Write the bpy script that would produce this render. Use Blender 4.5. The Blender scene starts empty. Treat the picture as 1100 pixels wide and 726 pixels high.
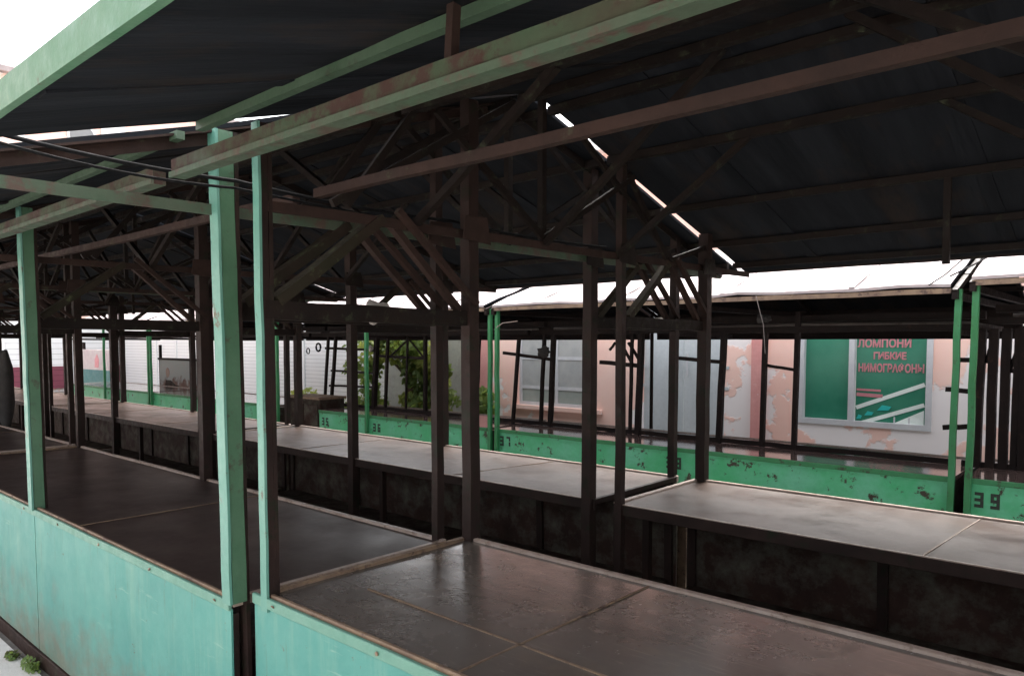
import bpy, bmesh, math, random
from mathutils import Vector, Matrix
R = math.radians
rng = random.Random(11)
C = bpy.context.scene.collection
scene = bpy.context.scene
EYE = 1.48                      # camera height above the ground

# ------------------------------------------------------------------ camera
F_PX, YAW, PITCH, CY = 792.55, R(41.584), R(-3.207), 412.0
cam_d = bpy.data.cameras.new('camera')
cam = bpy.data.objects.new('camera', cam_d); C.objects.link(cam); scene.camera = cam
cam.location = (0, 0, EYE)
cam.rotation_euler = (R(90) + PITCH, 0, YAW)
cam_d.sensor_width = 36.0
cam_d.lens = F_PX / 1100.0 * 36.0
cam_d.shift_y = (CY - 363.0) / 1100.0
cam_d.clip_start = 0.02; cam_d.clip_end = 2000
_r = Vector((math.cos(YAW), math.sin(YAW), 0)); _f0 = Vector((-math.sin(YAW), math.cos(YAW), 0)); _u0 = Vector((0, 0, 1))
_f = _f0 * math.cos(PITCH) + _u0 * math.sin(PITCH); _u = _u0 * math.cos(PITCH) - _f0 * math.sin(PITCH)
def at(px, py, Y):
    """survey helper: the point seen at photo pixel (px, py) on the upright plane y = Y"""
    r = _r * ((px - 550) / F_PX) - _u * ((py - CY) / F_PX) + _f
    p = r * (Y / r.y)
    return Vector((p.x, p.y, p.z + EYE))

# ------------------------------------------------------------------ materials
class NT:
    def __init__(s, name):
        s.m = bpy.data.materials.new(name); s.m.use_nodes = True
        s.t = s.m.node_tree; s.b = s.t.nodes['Principled BSDF']; s.t_out = s.t.nodes['Material Output']
        tc = s.t.nodes.new('ShaderNodeTexCoord'); oi = s.t.nodes.new('ShaderNodeObjectInfo')
        mul = s.t.nodes.new('ShaderNodeVectorMath'); mul.operation = 'MULTIPLY_ADD'
        cmb = s.t.nodes.new('ShaderNodeCombineXYZ')
        for i in range(3): s.t.links.new(oi.outputs['Random'], cmb.inputs[i])
        s.t.links.new(cmb.outputs[0], mul.inputs[0]); mul.inputs[1].default_value = (7.3, 3.1, 5.7)
        s.t.links.new(tc.outputs['Object'], mul.inputs[2]); s.co = mul.outputs[0]; s.raw = tc.outputs['Object']
    def noise(s, scale, detail=6, rough=.6, stretch=None, raw=False):
        n = s.t.nodes.new('ShaderNodeTexNoise'); n.inputs['Scale'].default_value = scale
        n.inputs['Detail'].default_value = detail; n.inputs['Roughness'].default_value = rough
        src = s.raw if raw else s.co
        if stretch:
            mp = s.t.nodes.new('ShaderNodeMapping'); mp.inputs['Scale'].default_value = stretch
            s.t.links.new(src, mp.inputs[0]); src = mp.outputs[0]
        s.t.links.new(src, n.inputs['Vector']); return n.outputs['Fac']
    def ramp(s, fac, a, b, va=0., vb=1.):
        n = s.t.nodes.new('ShaderNodeMapRange'); n.clamp = True
        for i, v in zip(('From Min', 'From Max', 'To Min', 'To Max'), (a, b, va, vb)): n.inputs[i].default_value = v
        s.t.links.new(fac, n.inputs['Value']); return n.outputs[0]
    def mix(s, fac, a, b):
        n = s.t.nodes.new('ShaderNodeMix'); n.data_type = 'RGBA'
        if isinstance(fac, (int, float)): n.inputs[0].default_value = fac
        else: s.t.links.new(fac, n.inputs[0])
        for sock, v in ((n.inputs[6], a), (n.inputs[7], b)):
            if isinstance(v, tuple): sock.default_value = (*v, 1)
            else: s.t.links.new(v, sock)
        return n.outputs[2]
    def math(s, op, a, b):
        n = s.t.nodes.new('ShaderNodeMath'); n.operation = op
        for i, v in enumerate((a, b)):
            if isinstance(v, (int, float)): n.inputs[i].default_value = v
            else: s.t.links.new(v, n.inputs[i])
        return n.outputs[0]
    def axis(s, i):
        n = s.t.nodes.new('ShaderNodeSeparateXYZ'); s.t.links.new(s.raw, n.inputs[0]); return n.outputs[i]
    def bump(s, h, strength=.3, dist=.01):
        n = s.t.nodes.new('ShaderNodeBump'); n.inputs['Strength'].default_value = strength; n.inputs['Distance'].default_value = dist
        s.t.links.new(h, n.inputs['Height']); s.t.links.new(n.outputs[0], s.b.inputs['Normal'])
    def set(s, name, v):
        if isinstance(v, tuple): s.b.inputs[name].default_value = (*v, 1)
        elif isinstance(v, (int, float)): s.b.inputs[name].default_value = v
        else: s.t.links.new(v, s.b.inputs[name])

def paint(name, base, alt, rust=(.07, .035, .025), chip=.36, rough=.5, scale=5, metal=0., soft=.05, bump=.25, stretch=None, spec=.5):
    n = NT(name)
    c = n.mix(n.ramp(n.noise(scale, 5, .65, stretch), .35, .65), base, alt)
    c = n.mix(n.ramp(n.noise(scale * 9, 4, .7), .3, .75, 0, .25), c, tuple(v * .55 for v in base))
    mask = n.ramp(n.noise(scale * 2.6, 9, .72), chip + soft, chip - soft)
    if chip > 0: c = n.mix(mask, c, rust)
    n.set('Base Color', c); n.set('Metallic', metal); n.set('Specular IOR Level', spec)
    n.set('Roughness', n.ramp(n.noise(scale * 4, 4), .3, .7, rough - .12, rough + .15))
    n.bump(n.noise(scale * 14, 5, .65), bump, .004)
    return n.m

M = {}
M['turquoise'] = None
M['turquoise_edge'] = paint('pale_turquoise_paint', (0.1166, 0.2527, 0.1879), (0.0907, 0.2203, 0.1620), chip=.3, rough=.5, scale=6, rust=(0.1037, 0.0713, 0.0454))
M['post_turquoise'] = paint('post_turquoise_paint', (0.0857, 0.2326, 0.1775), (0.1224, 0.2632, 0.2081), chip=.37, rough=.45, scale=5, soft=.03, rust=(0.0857, 0.0734, 0.0490))
M['post_green'] = paint('post_green_paint', (0.0408, 0.1054, 0.0544), (0.0578, 0.1292, 0.0714), chip=.38, rough=.5, scale=6, rust=(0.0408, 0.0374, 0.0238))
M['fascia'] = paint('fascia_green_paint', (0.0501, 0.1291, 0.0659), (0.0738, 0.1476, 0.0870), chip=.33, rough=.55, scale=5, rust=(0.0527, 0.0448, 0.0237))
M['beam_green'] = paint('worn_green_beam', (0.0420, 0.0735, 0.0420), (0.0490, 0.0595, 0.0364), chip=.44, rough=.6, scale=5, rust=(0.0595, 0.0350, 0.0252))
M['beam_mix'] = paint('half_rusted_green_beam', (0.0413, 0.0638, 0.0360), (0.0450, 0.0338, 0.0225), chip=.49, rough=.6, scale=4, rust=(0.0390, 0.0203, 0.0158), soft=.05, spec=.2)
M['olive_green'] = paint('dull_olive_green_paint', (0.0357, 0.0684, 0.0369), (0.0446, 0.0774, 0.0446), chip=.34, rough=.6, scale=5, rust=(0.0298, 0.0298, 0.0179))
M['olive_dark'] = paint('dark_olive_steel', (.020, .019, .011), (.025, .016, .012), chip=.38, rough=.6, scale=7, rust=(.06, .07, .035), spec=.12)
M['rust_beam'] = paint('rusty_beam', (0.0345, 0.0195, 0.0154), (0.0225, 0.0142, 0.0120), chip=.36, rough=.65, scale=6, rust=(0.0450, 0.0488, 0.0300), spec=.12)
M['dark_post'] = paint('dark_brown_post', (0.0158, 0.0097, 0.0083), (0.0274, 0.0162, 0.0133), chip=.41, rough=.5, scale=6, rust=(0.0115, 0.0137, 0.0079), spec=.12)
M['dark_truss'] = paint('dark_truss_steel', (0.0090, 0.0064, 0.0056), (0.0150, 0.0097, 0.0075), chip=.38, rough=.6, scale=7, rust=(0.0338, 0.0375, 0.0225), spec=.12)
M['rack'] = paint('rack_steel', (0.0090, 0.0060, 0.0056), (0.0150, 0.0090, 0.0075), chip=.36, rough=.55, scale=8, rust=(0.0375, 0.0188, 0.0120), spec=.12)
M['far_green'] = paint('far_panel_green', (0.0628, 0.4216, 0.1794), (0.1435, 0.4933, 0.3050), chip=.40, rough=.42, scale=3.6, rust=(0.0404, 0.0269, 0.0179), soft=.02)
M['far_post'] = paint('far_post_green', (0.0245, 0.1680, 0.0525), (0.0350, 0.2100, 0.0840), chip=.38, rough=.5, scale=6, rust=(0.0350, 0.0280, 0.0175))
M['brown_board'] = paint('stained_brown_board', (0.0384, 0.0192, 0.0141), (0.0205, 0.0115, 0.0090), chip=.43, rough=.6, scale=2.6, rust=(0.0768, 0.0742, 0.0576), soft=.13, spec=.12)
M['rim'] = paint('worn_metal_edge', (.34, .27, .23), (.25, .18, .14), chip=.4, rough=.38, scale=8, rust=(.13, .08, .055))
M['rim_tan'] = paint('worn_tan_edge', (.22, .145, .085), (.13, .08, .055), chip=.42, rough=.5, scale=9, rust=(.06, .03, .022))
M['black'] = paint('black_plastic', (.006, .006, .007), (.01, .01, .01), chip=0, rough=.8, spec=.1)
M['ink'] = paint('stencil_ink', (.012, .014, .012), (.02, .03, .02), chip=.37, rough=.6, scale=30, rust=(.04, .25, .1))
M['rag'] = paint('dirty_white_cloth', (.42, .38, .34), (.28, .25, .22), chip=0, rough=.9, scale=12)
M['rag_dark'] = paint('dirty_dark_cloth', (.02, .017, .016), (.035, .03, .027), chip=0, rough=.9, scale=14)
M['white_metal'] = paint('white_metal', (.78, .78, .76), (.70, .70, .69), chip=.25, rough=.5, scale=3, rust=(.45, .4, .35))
M['grey_metal'] = paint('grey_door_metal', (.46, .50, .51), (.53, .56, .56), chip=.24, rough=.45, scale=2, rust=(.25, .26, .26), stretch=(1, 1, .35))
M['frame_grey'] = paint('grey_window_frame', (.50, .50, .51), (.56, .56, .56), chip=.3, rough=.5, scale=8, rust=(.3, .25, .22))
M['concrete_wall'] = paint('grey_plaster', (.36, .36, .34), (.44, .43, .40), chip=.38, rough=.85, scale=2, rust=(.27, .26, .24), soft=.1)
M['letters'] = paint('pink_letters', (0.5270, 0.1870, 0.2125), (0.5780, 0.2380, 0.2550), chip=0, rough=.5, scale=12)
M['white_strip'] = paint('white_strip', (.72, .80, .72), (.8, .85, .8), chip=0, rough=.5, scale=10)
M['teal_patch'] = paint('teal_patch', (.02, .48, .44), (.03, .42, .36), chip=0, rough=.5, scale=12)
M['purple'] = paint('purple_red_shutter', (.18, .035, .06), (.22, .05, .08), chip=0, rough=.5, scale=4)
M['kiosk_teal'] = paint('kiosk_teal', (.02, .13, .14), (.03, .17, .17), chip=.3, rough=.5, scale=4, rust=(.03, .06, .06))
M['poster_pale'] = paint('poster_pale', (.5, .47, .46), (.45, .36, .38), chip=0, rough=.6, scale=3)
M['bark'] = paint('bark', (.16, .11, .075), (.10, .07, .05), chip=.4, rough=.9, scale=14, rust=(.05, .035, .025))
M['pipe'] = paint('grey_pipe', (.16, .14, .13), (.11, .09, .08), chip=.38, rough=.4, scale=7, rust=(.05, .03, .022))

def mat_panel():
    n = NT('turquoise_sheet_paint')
    c = n.mix(n.ramp(n.noise(2.2, 6, .65), .35, .65), (.050, .205, .172), (.080, .25, .205))
    c = n.mix(n.ramp(n.noise(3.0, 6, .7, (6, 6, .7)), .5, .75, 0, .75), c, (.14, .28, .215))            # runs down the sheet
    c = n.mix(n.ramp(n.noise(5.5, 8, .75, (5, 5, .5)), .58, .72, 0, .7), c, (.075, .125, .09))
    c = n.mix(n.ramp(n.noise(28, 3, .8, (.15, 1, 1.4)), .66, .72, 0, .5), c, (.21, .33, .26))          # scratches
    soil = n.math('ADD', n.ramp(n.axis(2), .06, .48, .40, 0), n.ramp(n.noise(6, 8, .75), .3, .7, -.2, .2))
    c = n.mix(n.ramp(soil, .1, .42, 0, .8), c, (.13, .12, .085))
    c = n.mix(n.ramp(n.noise(11, 9, .75), .355, .33), c, (.09, .045, .028))                             # rust spots
    n.set('Base Color', c); n.set('Roughness', n.ramp(n.noise(9, 4), .3, .7, .38, .62)); n.set('Specular IOR Level', .4)
    n.bump(n.math('ADD', n.noise(1.6, 3, .5), n.math('MULTIPLY', n.noise(40, 5, .7), .06)), .35, .03); return n.m
M['turquoise'] = mat_panel()
def mat_table(name, base, alt, worn, wornamt, rlo, rhi, spec=.5, sc=2.0):
    n = NT(name)
    c = n.mix(n.ramp(n.noise(sc, 6, .7), .35, .65), base, alt)
    c = n.mix(n.ramp(n.noise(sc * 1.7, 7, .62, (1, 1.6, 1)), wornamt + .08, wornamt - .14, 0, .5), c, worn)
    c = n.mix(n.ramp(n.noise(sc * 34, 3, .8, (.06, 1, 1)), .60, .72, 0, .5), c, tuple(v * 1.7 for v in alt))
    c = n.mix(n.ramp(n.noise(sc * 22, 3, .8, (.25, 1, 1)), .62, .75, 0, .45), c, tuple(v * 1.9 for v in alt))
    c = n.mix(n.ramp(n.noise(sc * 7, 6, .8), .66, .70, 0, .7), c, (.02, .015, .012))
    n.set('Base Color', c); n.set('Specular IOR Level', spec)
    rr = n.math('MULTIPLY', n.noise(sc * 3, 7, .7), n.noise(sc * 1.1, 3, .5))
    n.set('Roughness', n.ramp(rr, .12, .4, rlo, rhi))
    n.bump(n.noise(sc * 5, 4, .6), .10, .01)
    return n.m
M['table_near'] = mat_table('glossy_dark_linoleum', (.082, .066, .056), (.118, .098, .084), (.15, .108, .070), .37, .18, .32, .9)
M['table_dark'] = mat_table('dark_brown_sheet', (0.0180, 0.0097, 0.0079), (0.0315, 0.0188, 0.0150), (0.0600, 0.0390, 0.0277), .35, .34, .50, .3)
M['table_mid'] = mat_table('grey_brown_sheet', (.046, .0275, .0200), (.076, .048, .036), (.022, .013, .010), .42, .30, .50, .35, 2.6)
M['table_far'] = mat_table('reddish_glossy_sheet', (.10, .065, .056), (.14, .09, .08), (.06, .04, .03), .35, .05, .16, 1.0)

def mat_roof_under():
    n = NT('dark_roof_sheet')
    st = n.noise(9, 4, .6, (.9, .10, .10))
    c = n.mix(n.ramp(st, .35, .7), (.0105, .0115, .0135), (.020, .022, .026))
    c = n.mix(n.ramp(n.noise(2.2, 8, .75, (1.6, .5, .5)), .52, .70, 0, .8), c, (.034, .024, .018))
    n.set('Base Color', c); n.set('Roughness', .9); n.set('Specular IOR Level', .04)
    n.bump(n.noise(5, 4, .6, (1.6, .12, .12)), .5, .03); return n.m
M['roof_under'] = mat_roof_under()
def mat_roof_top():
    n = NT('weathered_white_roof')
    c = n.mix(n.ramp(n.noise(1.6, 7, .7, (1, 2, 1)), .35, .7), (.35, .30, .295), (.25, .205, .20))
    c = n.mix(n.ramp(n.noise(7, 8, .75, (.4, 2.2, 1)), .60, .72, 0, .7), c, (.10, .07, .065))
    n.set('Base Color', c); n.set('Roughness', .75); n.bump(n.noise(6, 5), .3, .02); return n.m
M['roof_top'] = mat_roof_top()
def mat_pink():
    n = NT('peeling_pink_plaster')
    pk = n.mix(n.ramp(n.noise(.9, 5, .6), .35, .65), (.82, .51, .42), (.85, .60, .51))
    m = n.ramp(n.math('ADD', n.noise(1.15, 7, .58), n.math('ADD', n.ramp(n.axis(2), .2, 2.2, .05, -.05), n.ramp(n.axis(0), -4.0, -1.0, -.09, .03))), .515, .535)
    c = n.mix(m, pk, (.80, .74, .71))
    c = n.mix(n.ramp(n.noise(6, 6, .8), .62, .8, 0, .35), c, (.50, .36, .32))
    n.set('Base Color', c); n.set('Roughness', .85)
    n.bump(n.math('MULTIPLY', m, -1.0), .5, .01); return n.m
M['pink'] = mat_pink()
M['pilaster'] = paint('salmon_plaster', (.60, .26, .24), (.66, .33, .30), chip=.31, rough=.85, scale=3, rust=(.72, .6, .56))
def mat_siding(name, a, b, per, obj_axis=2):
    n = NT(name)
    s = n.math('FRACT', n.math('MULTIPLY', n.axis(obj_axis), 1 / per), 0)
    groove = n.ramp(s, .0, .16, 1, 0)
    c = n.mix(groove, n.mix(n.noise(1.5, 4), a, b), tuple(v * .42 for v in a))
    n.set('Base Color', c); n.set('Roughness', .55); n.bump(s, .5, .02); return n.m
M['siding'] = mat_siding('white_slatted_siding', (.80, .80, .79), (.74, .74, .73), .085)
M['shutter_white'] = mat_siding('white_shutter_slats', (.78, .78, .77), (.7, .7, .7), .16)
M['shutter_purple'] = mat_siding('purple_shutter_slats', (.17, .035, .055), (.21, .05, .08), .16)
def mat_glass(name, base, alt, sc=1.2, rough=.12, spec=.5):
    n = NT(name); n.set('Base Color', n.mix(n.ramp(n.noise(sc, 5, .6), .35, .65), base, alt)); n.set('Roughness', rough); n.set('Specular IOR Level', spec); return n.m
M['pane_green'] = mat_glass('green_backed_glass', (0.0280, 0.1760, 0.1080), (0.0480, 0.2160, 0.1360), 2.2, .2, .35)
M['pane_grey'] = mat_glass('dusty_grey_glass', (.30, .31, .30), (.40, .40, .38), 3.0, .35)
M['pane_low'] = mat_glass('dusty_green_grey_glass', (.24, .28, .25), (.32, .34, .31), 3.0, .3)
M['pane_dark'] = mat_glass('dark_glass', (.10, .11, .11), (.18, .18, .18), 1.0, .15)
def mat_ground(name, a, b, d, sc=1.5):
    n = NT(name)
    c = n.mix(n.ramp(n.noise(sc, 8, .7), .35, .65), a, b); c = n.mix(n.ramp(n.noise(sc * 20, 5, .8), .55, .72, 0, .6), c, d)
    n.set('Base Color', c); n.set('Roughness', .9); n.bump(n.noise(sc * 30, 6, .7), .5, .01); return n.m
M['ground'] = mat_ground('dusty_asphalt', (.10, .09, .08), (.15, .135, .12), (.06, .055, .05))
M['path'] = mat_ground('pale_concrete', (.52, .49, .46), (.60, .57, .54), (.36, .33, .30))
def mat_leaf(name, a, b):
    n = NT(name); n.set('Base Color', n.mix(n.noise(2.2, 4, .6), a, b)); n.set('Roughness', .5)
    n.set('Specular IOR Level', .35)
    t = n.t.nodes.new('ShaderNodeBsdfTranslucent'); t.inputs[0].default_value = (b[0] * 1.3, b[1] * 1.3, b[2] * .8, 1)
    mx = n.t.nodes.new('ShaderNodeMixShader'); mx.inputs[0].default_value = .5
    n.t.links.new(n.b.outputs[0], mx.inputs[1]); n.t.links.new(t.outputs[0], mx.inputs[2]); n.t.links.new(mx.outputs[0], n.t_out.inputs[0]); return n.m
M['leaf'] = mat_leaf('vine_leaf', (.11, .17, .055), (.18, .25, .085))
M['leaf_light'] = mat_leaf('young_leaf', (.24, .31, .09), (.34, .38, .13))
M['weed'] = mat_leaf('weed_leaf', (.07, .085, .03), (.13, .14, .06))
def mat_banner():
    n = NT('faded_printed_banner')
    z = n.axis(2); c = n.mix(n.ramp(n.math('ADD', z, n.ramp(n.noise(3, 3), .3, .7, -.15, .15)), .72, .80), (.13, .06, .04), (.34, .37, .35))
    c = n.mix(n.ramp(n.noise(7, 5, .7), .5, .75, 0, .5), c, (.4, .33, .3)); n.set('Base Color', c); n.set('Roughness', .6); return n.m
M['banner'] = mat_banner()
M['skin_print'] = paint('faded_print_figure', (.36, .24, .19), (.3, .2, .16), chip=0, rough=.6, scale=5)

# ------------------------------------------------------------------ mesh helpers
class MB:
    def __init__(s): s.v = []; s.f = []; s.m = []
    def box(s, a, b, mi=0, faces=None):
        x0, x1 = sorted((a[0], b[0])); y0, y1 = sorted((a[1], b[1])); z0, z1 = sorted((a[2], b[2])); k = len(s.v)
        s.v += [(x, y, z) for z in (z0, z1) for y in (y0, y1) for x in (x0, x1)]
        q = [(0, 2, 3, 1), (4, 5, 7, 6), (0, 1, 5, 4), (2, 6, 7, 3), (0, 4, 6, 2), (1, 3, 7, 5)]   # -z +z -y +y -x +x
        for i, f in enumerate(q):
            s.f.append(tuple(k + j for j in f)); s.m.append(faces.get(i, mi) if faces else mi)
        return s
    def bar(s, p, q, w, h, mi=0, n=1, jit=0., up=(0, 0, 1), faces=None):
        """square bar from p to q; w across, h along the up side; n pieces, jit metres of waviness"""
        p = Vector(p); q = Vector(q); d = (q - p).normalized(); up = Vector(up)
        if abs(d.dot(up)) > .98: up = Vector((0, 1, 0))
        a = d.cross(up).normalized(); b = a.cross(d).normalized(); k = len(s.v)
        for i in range(n + 1):
            c = p.lerp(q, i / n)
            if 0 < i < n and jit: c = c + a * rng.uniform(-jit, jit) + b * rng.uniform(-jit, jit)
            for sa, sb in ((-1, -1), (1, -1), (1, 1), (-1, 1)): s.v.append(tuple(c + a * (sa * w / 2) + b * (sb * h / 2)))
        for i in range(n):
            o = k + 4 * i
            for j in range(4):
                s.f.append((o + j, o + (j + 1) % 4, o + 4 + (j + 1) % 4, o + 4 + j)); s.m.append(faces.get(j, mi) if faces else mi)
        s.f.append((k + 3, k + 2, k + 1, k)); s.m.append(mi); o = k + 4 * n
        s.f.append((o, o + 1, o + 2, o + 3)); s.m.append(mi); return s
    def angle(s, p, q, w, t, mi=0, up=(0, 0, 1), n=1, jit=0.):
        """an L-section (angle iron): a flat leg and an upright leg"""
        p = Vector(p); q = Vector(q); d = (q - p).normalized(); upv = Vector(up)
        if abs(d.dot(upv)) > .98: upv = Vector((0, 1, 0))
        a = d.cross(upv).normalized(); b = a.cross(d).normalized(); st = rng.getstate()
        s.bar(p + b * (w / 2 - t / 2), q + b * (w / 2 - t / 2), w, t, mi, n, jit, up); rng.setstate(st)
        s.bar(p - a * (w / 2 - t / 2) - b * (t / 2 + .0005), q - a * (w / 2 - t / 2) - b * (t / 2 + .0005), t, w - t, mi, n, jit, up); return s
    def tube(s, pts, r, mi=0, k=8):
        pts = [Vector(p) for p in pts]; o = len(s.v); nrm = None
        for i, p in enumerate(pts):
            d = (pts[min(i + 1, len(pts) - 1)] - pts[max(i - 1, 0)]).normalized()
            ref = Vector((0, 0, 1)) if abs(d.z) < .9 else Vector((1, 0, 0)); a = d.cross(ref).normalized(); b = d.cross(a)
            rr = r[i] if isinstance(r, (list, tuple)) else r
            for j in range(k):
                t = 2 * math.pi * j / k; s.v.append(tuple(p + (a * math.cos(t) + b * math.sin(t)) * rr))
        for i in range(len(pts) - 1):
            for j in range(k):
                s.f.append((o + i * k + j, o + i * k + (j + 1) % k, o + (i + 1) * k + (j + 1) % k, o + (i + 1) * k + j)); s.m.append(mi)
        s.f.append(tuple(o + j for j in range(k))); s.m.append(mi)
        e = o + (len(pts) - 1) * k; s.f.append(tuple(e + j for j in reversed(range(k)))); s.m.append(mi); return s
    def prism(s, poly, axis, a, b, mi=0):
        """extrude a 2D outline (list of (u, v)) along an axis from a to b"""
        def P(u, v, w): return {'x': (w, u, v), 'y': (u, w, v), 'z': (u, v, w)}[axis]
        k = len(s.v); n = len(poly); s.v += [P(u, v, a) for u, v in poly] + [P(u, v, b) for u, v in poly]
        s.f.append(tuple(k + i for i in range(n))); s.m.append(mi); s.f.append(tuple(k + n + i for i in reversed(range(n)))); s.m.append(mi)
        for i in range(n): s.f.append((k + i, k + (i + 1) % n, k + n + (i + 1) % n, k + n + i)); s.m.append(mi)
        return s
    def build(s, name, mats, parent=None, bevel=0., smooth=False, loc=None):
        me = bpy.data.meshes.new(name); me.from_pydata(s.v, [], s.f)
        if not isinstance(mats, (list, tuple)): mats = [mats]
        for m in mats: me.materials.append(m)
        me.polygons.foreach_set('material_index', s.m)
        bm = bmesh.new(); bm.from_mesh(me); bmesh.ops.recalc_face_normals(bm, faces=bm.faces)
        if bevel: bmesh.ops.bevel(bm, geom=bm.edges[:], offset=bevel, segments=1, affect='EDGES', clamp_overlap=True)
        bm.to_mesh(me); bm.free()
        if smooth: me.polygons.foreach_set('use_smooth', [True] * len(me.polygons))
        o = bpy.data.objects.new(name, me); C.objects.link(o)
        if loc is not None: o.location = loc
        if parent is not None: o.parent = parent
        return o

def tag(o, label=None, cat=None, group=None, kind=None):
    for k, v in (('label', label), ('category', cat), ('group', group), ('kind', kind)):
        if v: o[k] = v
    return o
def thing(name, loc, label, cat, group=None):
    o = bpy.data.objects.new(name, None); C.objects.link(o); o.location = loc; o.empty_display_size = .2
    return tag(o, label, cat, group)
def copy_tree(o, parent=None):
    c = o.copy(); C.objects.link(c)
    if parent is not None: c.parent = parent
    for ch in [x for x in bpy.data.objects if x.parent == o]: copy_tree(ch, c)
    return c
def Z(z): return z + EYE

# ------------------------------------------------------------------ setting
MB().box((-400, -400, -.3), (400, 400, 0)).build('ground', M['ground']); tag(bpy.data.objects['ground'], kind='structure')
p = MB().box((-60, -30, .004), (40, 1.0, .012)).build('pavement', M['path']); tag(p, kind='structure')
p = MB().box((-60, 3.78, .004), (40, 4.97, .010)).build('path', M['path']); tag(p, kind='structure')

# ------------------------------------------------------------------ canopy over the stalls (one unit = two bays)
L = 3.84
YNE, YR, YFE = .4325, 2.289, 4.2284
ZE, ZR = Z(.4268), Z(.9824)
S1 = (ZR - ZE) / (YR - YNE); S2 = (ZR - ZE) / (YFE - YR)
ZT, ZL = Z(.41), Z(.085)
PY = (1.05, 1.89, 2.87, 3.67)
def zr(y): return ZE + (y - YNE) * S1 if y <= YR else ZR - (y - YR) * S2

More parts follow.
